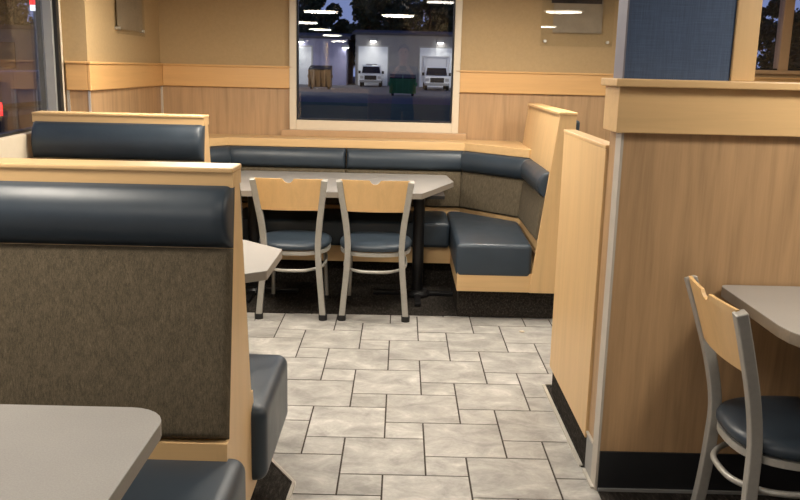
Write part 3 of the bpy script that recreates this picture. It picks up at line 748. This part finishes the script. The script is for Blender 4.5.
def shed(label, x0, x1, y, h, doors, mat, lamps):
    r = thing('workshop_building', label, 'building', (x0, y, GZ))
    bm = B(); box(bm, (x0, y, GZ), (x1, y+12, h)); at(r, 'wall', bm, mat)
    bm = B(); hexa(bm, [(x0-.3, y-.3, h), (x1+.3, y-.3, h), (x1+.3, y+12.3, h), (x0-.3, y+12.3, h), (x0-.3, y-.3, h+.2), (x1+.3, y-.3, h+.2), (x1+.3, y+6, h+.7), (x0-.3, y+6, h+.7)]); at(r, 'roof', bm, MT['asphalt'])
    bm = B()
    for k in range(int((x1-x0)/.9)): box(bm, (x0+.9*k, y-.04, GZ), (x0+.9*k+.07, y, h))
    at(r, 'siding_rib', bm, mat)
    for a, b, z in doors:
        bm = B(); box(bm, (a-.12, y-.08, GZ), (a, y-.04, z+.12)); box(bm, (b, y-.08, GZ), (b+.12, y-.04, z+.12)); box(bm, (a, y-.08, z), (b, y-.04, z+.12)); f = at(r, 'door_frame', bm, MT['frame_grey'])
        bm = B(); box(bm, (a, y-.06, GZ), (b, y-.041, z))
        for k in range(8): box(bm, (a, y-.075, GZ+.1+k*(z-GZ)/8), (b, y-.06, GZ+.06+(k+1)*(z-GZ)/8))
        at(r, 'roller_door', bm, MT['door_white'])
    for (x, z) in lamps:
        bm = B(); box(bm, (x-.3, y-.5, z), (x+.3, y-.05, z+.25)); l = at(r, 'wall_lamp', bm, MT['frame_grey'])
        bm = B(); box(bm, (x-.27, y-.47, z-.05), (x+.27, y-.1, z-.002)); at(r, 'lamp_glass', bm, MT['yard_lamp'])
        a = area_light('yard_light', (x-x0, -1.2, z-.2-GZ), .6, YARD_W, (1, .96, .88), r, rot=(math.radians(-25), 0, 0))
    return r
shed('lavender metal workshop on the left across the road, seen through the window', -17, -5.35, 82, 4.1, [(-10.6, -8.6, 3.3)], MT['siding'], [(-9.6, 3.75), (-5.4, 3.3)])
shed('wide beige workshop with white roller doors across the road', -4.6, 22, 84, 4.6, [(-4.3, -1.5, 3.5), (1.6, 5.4, 3.5), (8, 11.5, 3.5)], MT['beige'], [(-2.9, 4.0), (3.5, 4.0), (6.4, 3.6)])
def truck(label, x, y, w, h, boxy):
    r = thing('pickup_truck' if not boxy else 'box_truck', label, 'truck', (x, y, GZ))
    a, b = -w/2, w/2; z = GZ
    P = lambda: B()
    bm = B(); box(bm, (x+a, y, z+.45), (x+b, y+1.5, z+1.15)); at(r, 'bonnet', bm, MT['white_paint'], bevel=.08)
    bm = B(); hexa(bm, [(x+a, y+1.2, z+.5), (x+b, y+1.2, z+.5), (x+b, y+3.2, z+.5), (x+a, y+3.2, z+.5), (x+a*.86, y+1.75, z+1.9), (x+b*.86, y+1.75, z+1.9), (x+b*.86, y+3.1, z+1.9), (x+a*.86, y+3.1, z+1.9)]); at(r, 'cab', bm, MT['white_paint'], bevel=.06)
    bm = B(); hexa(bm, [(x+a*.86, y+1.33, z+1.2), (x+b*.86, y+1.33, z+1.2), (x+b*.86, y+1.45, z+1.2), (x+a*.86, y+1.45, z+1.2), (x+a*.76, y+1.66, z+1.78), (x+b*.76, y+1.66, z+1.78), (x+b*.76, y+1.8, z+1.78), (x+a*.76, y+1.8, z+1.78)]); at(r, 'windscreen', bm, MT['dark_glass'])
    bm = B(); box(bm, (x+a*.55, y-.03, z+.62), (x+b*.55, y+.02, z+1.0)); at(r, 'grille', bm, MT['tyre'])
    bm = B(); box(bm, (x+a, y-.12, z+.38), (x+b, y+.05, z+.58)); at(r, 'bumper', bm, MT['frame_grey'], bevel=.03)
    for s in (a*.8, b*.8):
        bm = B(); box(bm, (x+s-.14, y-.035, z+.72), (x+s+.14, y+.02, z+.95)); at(r, 'headlamp', bm, MT['steel'])
    if boxy:
        bm = B(); box(bm, (x+a*1.12, y+3.25, z+.6), (x+b*1.12, y+7.2, z+h)); at(r, 'cargo_box', bm, MT['white_paint'], bevel=.05)
        bm = B()
        for s in (a*.95, b*.95): box(bm, (x+s-.06, y+3.0, z+1.8), (x+s+.06, y+3.15, z+h+.0))
        box(bm, (x+a, y+3.0, z+h-.12), (x+b, y+3.15, z+h)); at(r, 'ladder_rack', bm, MT['white_paint'])
    else:
        bm = B(); box(bm, (x+a, y+3.2, z+.5), (x+b, y+5.2, z+1.2)); at(r, 'cargo_bed', bm, MT['white_paint'], bevel=.05)
        bm = B(); box(bm, (x-.5, y+2.2, z+1.9), (x+.5, y+2.5, z+2.02)); at(r, 'roof_light_bar', bm, MT['frame_grey'])
    for sx_ in (a+.12, b-.12):
        for yy in (.75, 4.3 if not boxy else 5.6):
            bm = B(); tube(bm, [(x+sx_-.11, y+yy, z+.4), (x+sx_+.11, y+yy, z+.4)], .4, 20); at(r, 'wheel', bm, MT['tyre'], smooth=False)
        bm = B(); box(bm, (x+sx_*1.24-.1, y+1.5, z+1.15), (x+sx_*1.24+.1, y+1.6, z+1.4)); at(r, 'wing_mirror', bm, MT['tyre'])
    return r
truck('white pickup truck parked before the roller door across the road', -2.9, 78, 1.95, 1.9, False)
truck('white service truck with a tall rack parked on the right across the road', 2.75, 70, 2.0, 2.75, True)
def dumpster(label, x, y, w, h, mat):
    r = thing('dumpster', label, 'dumpster', (x, y, GZ)); z = GZ
    bm = B(); hexa(bm, [(x-w/2, y+.1, z+.15), (x+w/2, y+.1, z+.15), (x+w/2, y+1.2, z+.15), (x-w/2, y+1.2, z+.15), (x-w/2, y-.1, z+h*.85), (x+w/2, y-.1, z+h*.85), (x+w/2, y+1.4, z+h), (x-w/2, y+1.4, z+h)]); at(r, 'bin_body', bm, mat)
    bm = B()
    for k in range(5): box(bm, (x-w/2+k*(w-.08)/4, y-.14, z+.2), (x-w/2+k*(w-.08)/4+.08, y+.08, z+h*.84))
    at(r, 'rib', bm, mat)
    for s in (-1, 1):
        bm = B(); xc = x+s*w/4; hexa(bm, [(xc-w/4+.02, y-.18, z+h*.85), (xc+w/4-.02, y-.18, z+h*.85), (xc+w/4-.02, y+1.45, z+h), (xc-w/4+.02, y+1.45, z+h), (xc-w/4+.02, y-.18, z+h*.85+.06), (xc+w/4-.02, y-.18, z+h*.85+.06), (xc+w/4-.02, y+1.45, z+h+.06), (xc-w/4+.02, y+1.45, z+h+.06)]); at(r, 'lid', bm, MT['tyre'])
        bm = B(); box(bm, (x+s*w/2-.08, y+.2, z+h*.5), (x+s*w/2+.08, y+1.1, z+h*.5+.2)); at(r, 'fork_pocket', bm, mat)
        bm = B(); box(bm, (x+s*(w/2-.2)-.08, y+.3, z), (x+s*(w/2-.2)+.08, y+1.0, z+.15)); at(r, 'skid', bm, MT['tyre'])
    return r
dumpster('green dumpster standing on the far side of the road', .0, 54, 1.65, 1.25, MT['green_bin'])
dumpster('brown dumpster before the lavender workshop', -6.3, 66, 1.7, 1.7, MT['brown_bin'])
# yard lamps' companions: a yellow notice on a post
r = thing('notice_post', 'yellow notice on a post right of the service truck', 'sign', (4.0, 66, GZ))
bm = B(); tube(bm, [(4.0, 66, GZ), (4.0, 66, 2.6)], .05, 10, ref=(0, 1, 0)); at(r, 'pole', bm, MT['frame_grey'])
bm = B(); box(bm, (3.8, 65.9, .9), (4.2, 65.94, 1.6)); at(r, 'panel', bm, MT['yellow'])
def crown(seed, n, parts, ls=1.0):
    rnd = random.Random(seed); bm = B()
    for (cx, cy, cz, r) in parts:
        for _ in range(n):
            d = Vector((rnd.gauss(0, 1), rnd.gauss(0, 1), rnd.gauss(0, 1))).normalized()
            p = Vector((cx, cy, cz))+d*r*(rnd.random()**.35); s = rnd.uniform(.18, .42)*ls
            a = Vector((rnd.gauss(0, 1), rnd.gauss(0, 1), rnd.gauss(0, 1))).normalized(); b_ = a.orthogonal().normalized(); c_ = a.cross(b_)
            bm.faces.new([bm.verts.new(p+b_*s), bm.verts.new(p+c_*s*.6), bm.verts.new(p-b_*s), bm.verts.new(p-c_*s*.6)])
    return bm
def added_yard_pole(label, x, y):  # poles are added out of view to light the trucks from the front
    r = thing('added_light_pole', label, 'lamp', (x, y, GZ), 0, 'added yard light poles')
    bm = B(); tube(bm, [(0, 0, 0), (0, 0, 7.5)], .09, 12, ref=(0, 1, 0)); obj('pole', bm, MT['frame_grey'], r)
    bm = B(); box(bm, (-.2, -.05, 7.42), (.2, .7, 7.54)); obj('lamp_head', bm, MT['frame_grey'], r)
    area_light('added_pole_light', (0, .4, 7.38), .5, 2200, (1, .96, .88), r, rot=(math.radians(40), 0, 0))
added_yard_pole('added grey light pole out of view in the yard, left of the dumpsters', -12.5, 56); added_yard_pole('added grey light pole out of view in the yard, right of the service truck', 9.5, 56)
def tree(label, x, y, h, w, seed, group, n=420, ls=1.0, lo=.42):
    r = thing('tree', label, 'tree', (x, y, GZ), 0, group); rnd = random.Random(seed)
    bm = B(); tube(bm, [(0, 0, 0), (.1, 0, h*.4), (0, .1, h*.8)], [.28, .2, .08], 9, ref=(0, 1, 0)); obj('trunk', bm, MT['bark'], r)
    parts = [(rnd.uniform(-.5, .5)*w, rnd.uniform(-.4, .4)*w, h*(lo+(.92-lo)*k/6), w*rnd.uniform(.30, .5)*(1.1-.08*k)) for k in range(7)]
    obj('crown', crown(seed, n, parts, ls), MT['leaf'], r)
    return r
for k, (x, h, w) in enumerate(((-16.5, 12, 4.6), (-11.6, 13, 4.4), (-9.2, 8.6, 3.2), (-6.9, 7.0, 3.2), (-4.0, 10.5, 4), (-.9, 13, 5), (3.0, 12.5, 5), (7.0, 13.5, 5), (-13.5, 12, 5), (-2.4, 12, 5), (1.4, 13, 5), (5.2, 13, 5))):
    tree('dark tree rising behind the workshops across the road', x, 100+(k*37 % 7)+(8 if k > 7 else 0), h, w, 40+k, 'trees behind the workshops', 560, .9, .3)
for k, (x, y, h, w) in enumerate(((35, 99, 8.8, 4.6), (38.6, 101, 9.2, 5), (42.2, 98, 9.8, 5), (46, 100, 9.4, 5), (50, 102, 9.6, 5), (54.5, 99, 9.4, 5), (31, 101, 9, 5))):
    tree('dark tree across the road seen through the right hand window', x, y, h, w, 60+k, 'trees beyond the right hand window', 560, .9, .14)
for k, (x, y, h, w) in enumerate(((-27, 72, 12, 4), (-33.5, 75, 13, 4.4), (-41, 78, 13, 5), (-20.5, 70, 11, 4), (-28, 85, 14, 5), (-36, 88, 14, 5))):
    tree('dark tree standing beyond the glazed left wall', x, y, h, w, 80+k, 'trees beyond the left window', 900, .6, .3)
r = thing('added_grey_building', 'long grey building added beyond the glazed left wall in place of a reflection', 'building', (-36, 56, GZ))  # added block: covers bright sky and stands in for a mirrored grey band
bm = B(); box(bm, (-44, 56, GZ), (-22.5, 57, 3.4)); box(bm, (-44, 57, GZ), (-24, 66, 3.4)); at(r, 'wall', bm, MT['beige'])
bm = B(); box(bm, (-44.3, 55.7, 3.4), (-22.2, 66.3, 3.65)); at(r, 'roof', bm, MT['asphalt'])
for k in range(4):
    bm = B(); box(bm, (-40+4.4*k, 55.93, 1.0), (-38+4.4*k, 56.0, 2.6)); at(r, 'window', bm, MT['dark_glass'])
# parked car by the left window
r = thing('parked_car', 'dark parked car with red tail lamps outside the left window', 'car', (-6.62, 12.2, GZ)); x, y, z = -6.62, 12.2, GZ
bm = B(); box(bm, (x-.9, y, z+.35), (x+.9, y+4.4, z+.95)); at(r, 'body', bm, MT['gasket'], bevel=.1)
bm = B(); hexa(bm, [(x-.85, y+.15, z+.95), (x+.85, y+.15, z+.95), (x+.85, y+3.0, z+.95), (x-.85, y+3.0, z+.95), (x-.68, y+.6, z+1.5), (x+.68, y+.6, z+1.5), (x+.68, y+2.3, z+1.5), (x-.68, y+2.3, z+1.5)]); at(r, 'cabin', bm, MT['dark_glass'], bevel=.08)
for s in (-1, 1):
    bm = B(); box(bm, (x+s*.8-.09, y-.03, z+.78), (x+s*.8+.09, y+.2, z+1.06)); at(r, 'tail_lamp', bm, MT['red_glow'])
    for yy in (.8, 3.5):
        bm = B(); tube(bm, [(x+s*.75-.1, y+yy, z+.33), (x+s*.75+.1, y+yy, z+.33)], .33, 20); at(r, 'wheel', bm, MT['tyre'])
r = thing('roadside_sign', 'small lit red and white sign on a pole beyond the left window', 'sign', (-20.05, 48, GZ))
bm = B(); tube(bm, [(-20.05, 48, GZ), (-20.05, 48, 5.0)], .08, 10, ref=(0, 1, 0)); at(r, 'pole', bm, MT['frame_grey'])
bm = B(); box(bm, (-20.23, 47.85, 4.42), (-19.87, 47.95, 4.72)); at(r, 'red_panel', bm, MT['red_glow'])
bm = B(); box(bm, (-20.23, 47.85, 4.12), (-19.87, 47.95, 4.42)); at(r, 'white_panel', bm, MT['white_glow'])

# ------------------------------------------------------------------ behind the camera: what the dark window mirrors
bm = B(); box(bm, (-.02, -4.6, 0), (.86, -3.9, CEIL)); o = obj('column', bm, MT['paint']); tag(o, 'khaki painted column behind the camera, mirrored in the window', 'column')
def skin_mesh(name, verts, edges, radii, mat, parent=None, levels=2, root=0):
    me = bpy.data.meshes.new(name); me.from_pydata(verts, edges, []); me.materials.append(mat)
    o = bpy.data.objects.new(name, me); COL.objects.link(o)
    if parent: o.parent = parent
    sk = o.modifiers.new('skin', 'SKIN'); sk.use_smooth_shade = True
    if not me.skin_vertices: 
        me.attributes.new('skin', 'FLOAT', 'POINT') if False else None
    sv = me.skin_vertices[0].data if me.skin_vertices else None
    if sv:
        for i, r in enumerate(radii):
            sv[i].radius = (r, r) if not isinstance(r, tuple) else r; sv[i].use_root = (i == root)
    sb = o.modifiers.new('subsurf', 'SUBSURF'); sb.levels = levels; sb.render_levels = levels
    return o
class Rig:
    def __init__(s): s.v, s.e, s.r = [], [], []
    def add(s, p, r, parent=None):
        s.v.append(p); s.r.append(r)
        if parent is not None: s.e.append((parent, len(s.v)-1))
        return len(s.v)-1
MT['skin'] = plain('skin', srgb(206, 150, 124), .5, 0, .04, 20)
MT['shirt'] = plain('dark_blue_shirt', srgb(38, 48, 78), .8, 0, .1, 60)
MT['trousers'] = plain('dark_trousers', srgb(36, 36, 40), .8, 0, .1, 60)
MT['hair'] = plain('brown_hair', srgb(66, 46, 34), .7, 0, .2, 80)
PY = -.42
g = Rig()
pel = g.add((0, PY, 1.02), (.135, .10)); spn = g.add((0, PY-.01, 1.22), (.125, .09), pel); chs = g.add((0, PY, 1.43), (.15, .105), spn)
nk = g.add((0, PY+.01, 1.585), .055, chs); hb_ = g.add((0, PY+.025, 1.67), .068, nk); hm = g.add((0, PY+.03, 1.76), (.075, .092), hb_); htop = g.add((0, PY+.015, 1.85), .062, hm)
g.add((0, PY+.125, 1.745), .014, hm)
for s_ in (-1, 1): g.add((s_*.082, PY+.02, 1.75), .014, hm)
for s_ in (-1, 1):
    sh = g.add((s_*.19, PY, 1.49), .058, chs); el = g.add((s_*.25, PY+.17, 1.25), .042, sh); wr_ = g.add((s_*.125, PY+.345, 1.455), .028, el); pm = g.add((s_*.095, PY+.375, 1.515), (.032, .020), wr_)
    for k, ln in enumerate((.95, 1.05, 1.0, .8)):
        z = 1.545-.018*k
        a = g.add((s_*(.088-.004*k), PY+.392, z), .0095, pm); b_ = g.add((s_*(.080-.008*ln), PY+.402, z+.002), .0088, a); g.add((s_*(.080-.030*ln), PY+.394, z), .0078, b_)
    a = g.add((s_*.085, PY+.366, 1.535), .011, pm); b_ = g.add((s_*.066, PY+.358, 1.548), .0095, a); g.add((s_*.046, PY+.360, 1.552), .0085, b_)
    hp = g.add((s_*.095, PY, .95), .092, pel); kn = g.add((s_*.11, PY+.015, .52), .062, hp); an = g.add((s_*.11, PY-.02, .10), .042, kn); g.add((s_*.125, PY+.15, .05), .04, an)
body = skin_mesh('person', g.v, g.e, g.r, MT['skin']); tag(body, 'person in a dark blue shirt holding up a phone, mirrored in the window', 'person')
c = Rig()
a0 = c.add((0, PY, .86), (.19, .15)); a = c.add((0, PY, 1.0), (.185, .145), a0); b_ = c.add((0, PY-.005, 1.22), (.168, .128), a); d_ = c.add((0, PY+.005, 1.42), (.19, .142), b_); c.add((0, PY+.008, 1.575), .085, d_)
for s_ in (-1, 1):
    e_ = c.add((s_*.19, PY, 1.495), .073, d_); f_ = c.add((s_*.25, PY+.17, 1.25), .055, e_); c.add((s_*.155, PY+.30, 1.40), .040, f_)
skin_mesh('shirt', c.v, c.e, c.r, MT['shirt'], body)
c = Rig()
a1 = c.add((0, PY, 1.12), (.15, .115)); a = c.add((0, PY, 1.0), (.16, .122), a1)
for s_ in (-1, 1):
    e_ = c.add((s_*.095, PY, .93), .102, a); f_ = c.add((s_*.11, PY+.015, .52), .075, e_); c.add((s_*.11, PY-.02, .09), .062, f_)
skin_mesh('trousers', c.v, c.e, c.r, MT['trousers'], body)
for s_ in (-1, 1):
    bm = B(); cushion(bm, (s_*.125-.05, PY-.09, .0), (s_*.125+.05, PY+.20, .10), .035, .0, 8); obj('shoe', bm, MT['rubber'], body, True)
bm = B(); bmesh.ops.create_uvsphere(bm, u_segments=24, v_segments=14, radius=1)
bmesh.ops.delete(bm, geom=[v for v in bm.verts if v.co.z < -.15 and v.co.y > -.35 or v.co.z < -.6 or (v.co.y > .55 and v.co.z < .45)], context='VERTS')
for v in bm.verts: v.co = Vector((v.co.x*.092, PY+.012+v.co.y*.108, 1.785+v.co.z*.112))
o = obj('hair', bm, MT['hair'], body, True); sd = o.modifiers.new('solid', 'SOLIDIFY'); sd.thickness = .012
bm = B()
for s_ in (-1, 1): bmesh.ops.create_uvsphere(bm, u_segments=10, v_segments=8, radius=.012, matrix=Matrix.Translation((s_*.032, PY+.112, 1.772)))
obj('eye', bm, MT['rubber'], body, True)
ph = thing('phone', 'dark phone held level in both hands by the person', 'phone', (0, -.034, 1.515))
bm = B(); box(bm, (-.076, -.041, 1.475), (.076, -.033, 1.555)); at(ph, 'case', bm, MT['black_metal'], bevel=.003)
bm = B(); box(bm, (-.072, -.0418, 1.479), (.072, -.0411, 1.551)); at(ph, 'screen', bm, MT['dark_glass'])
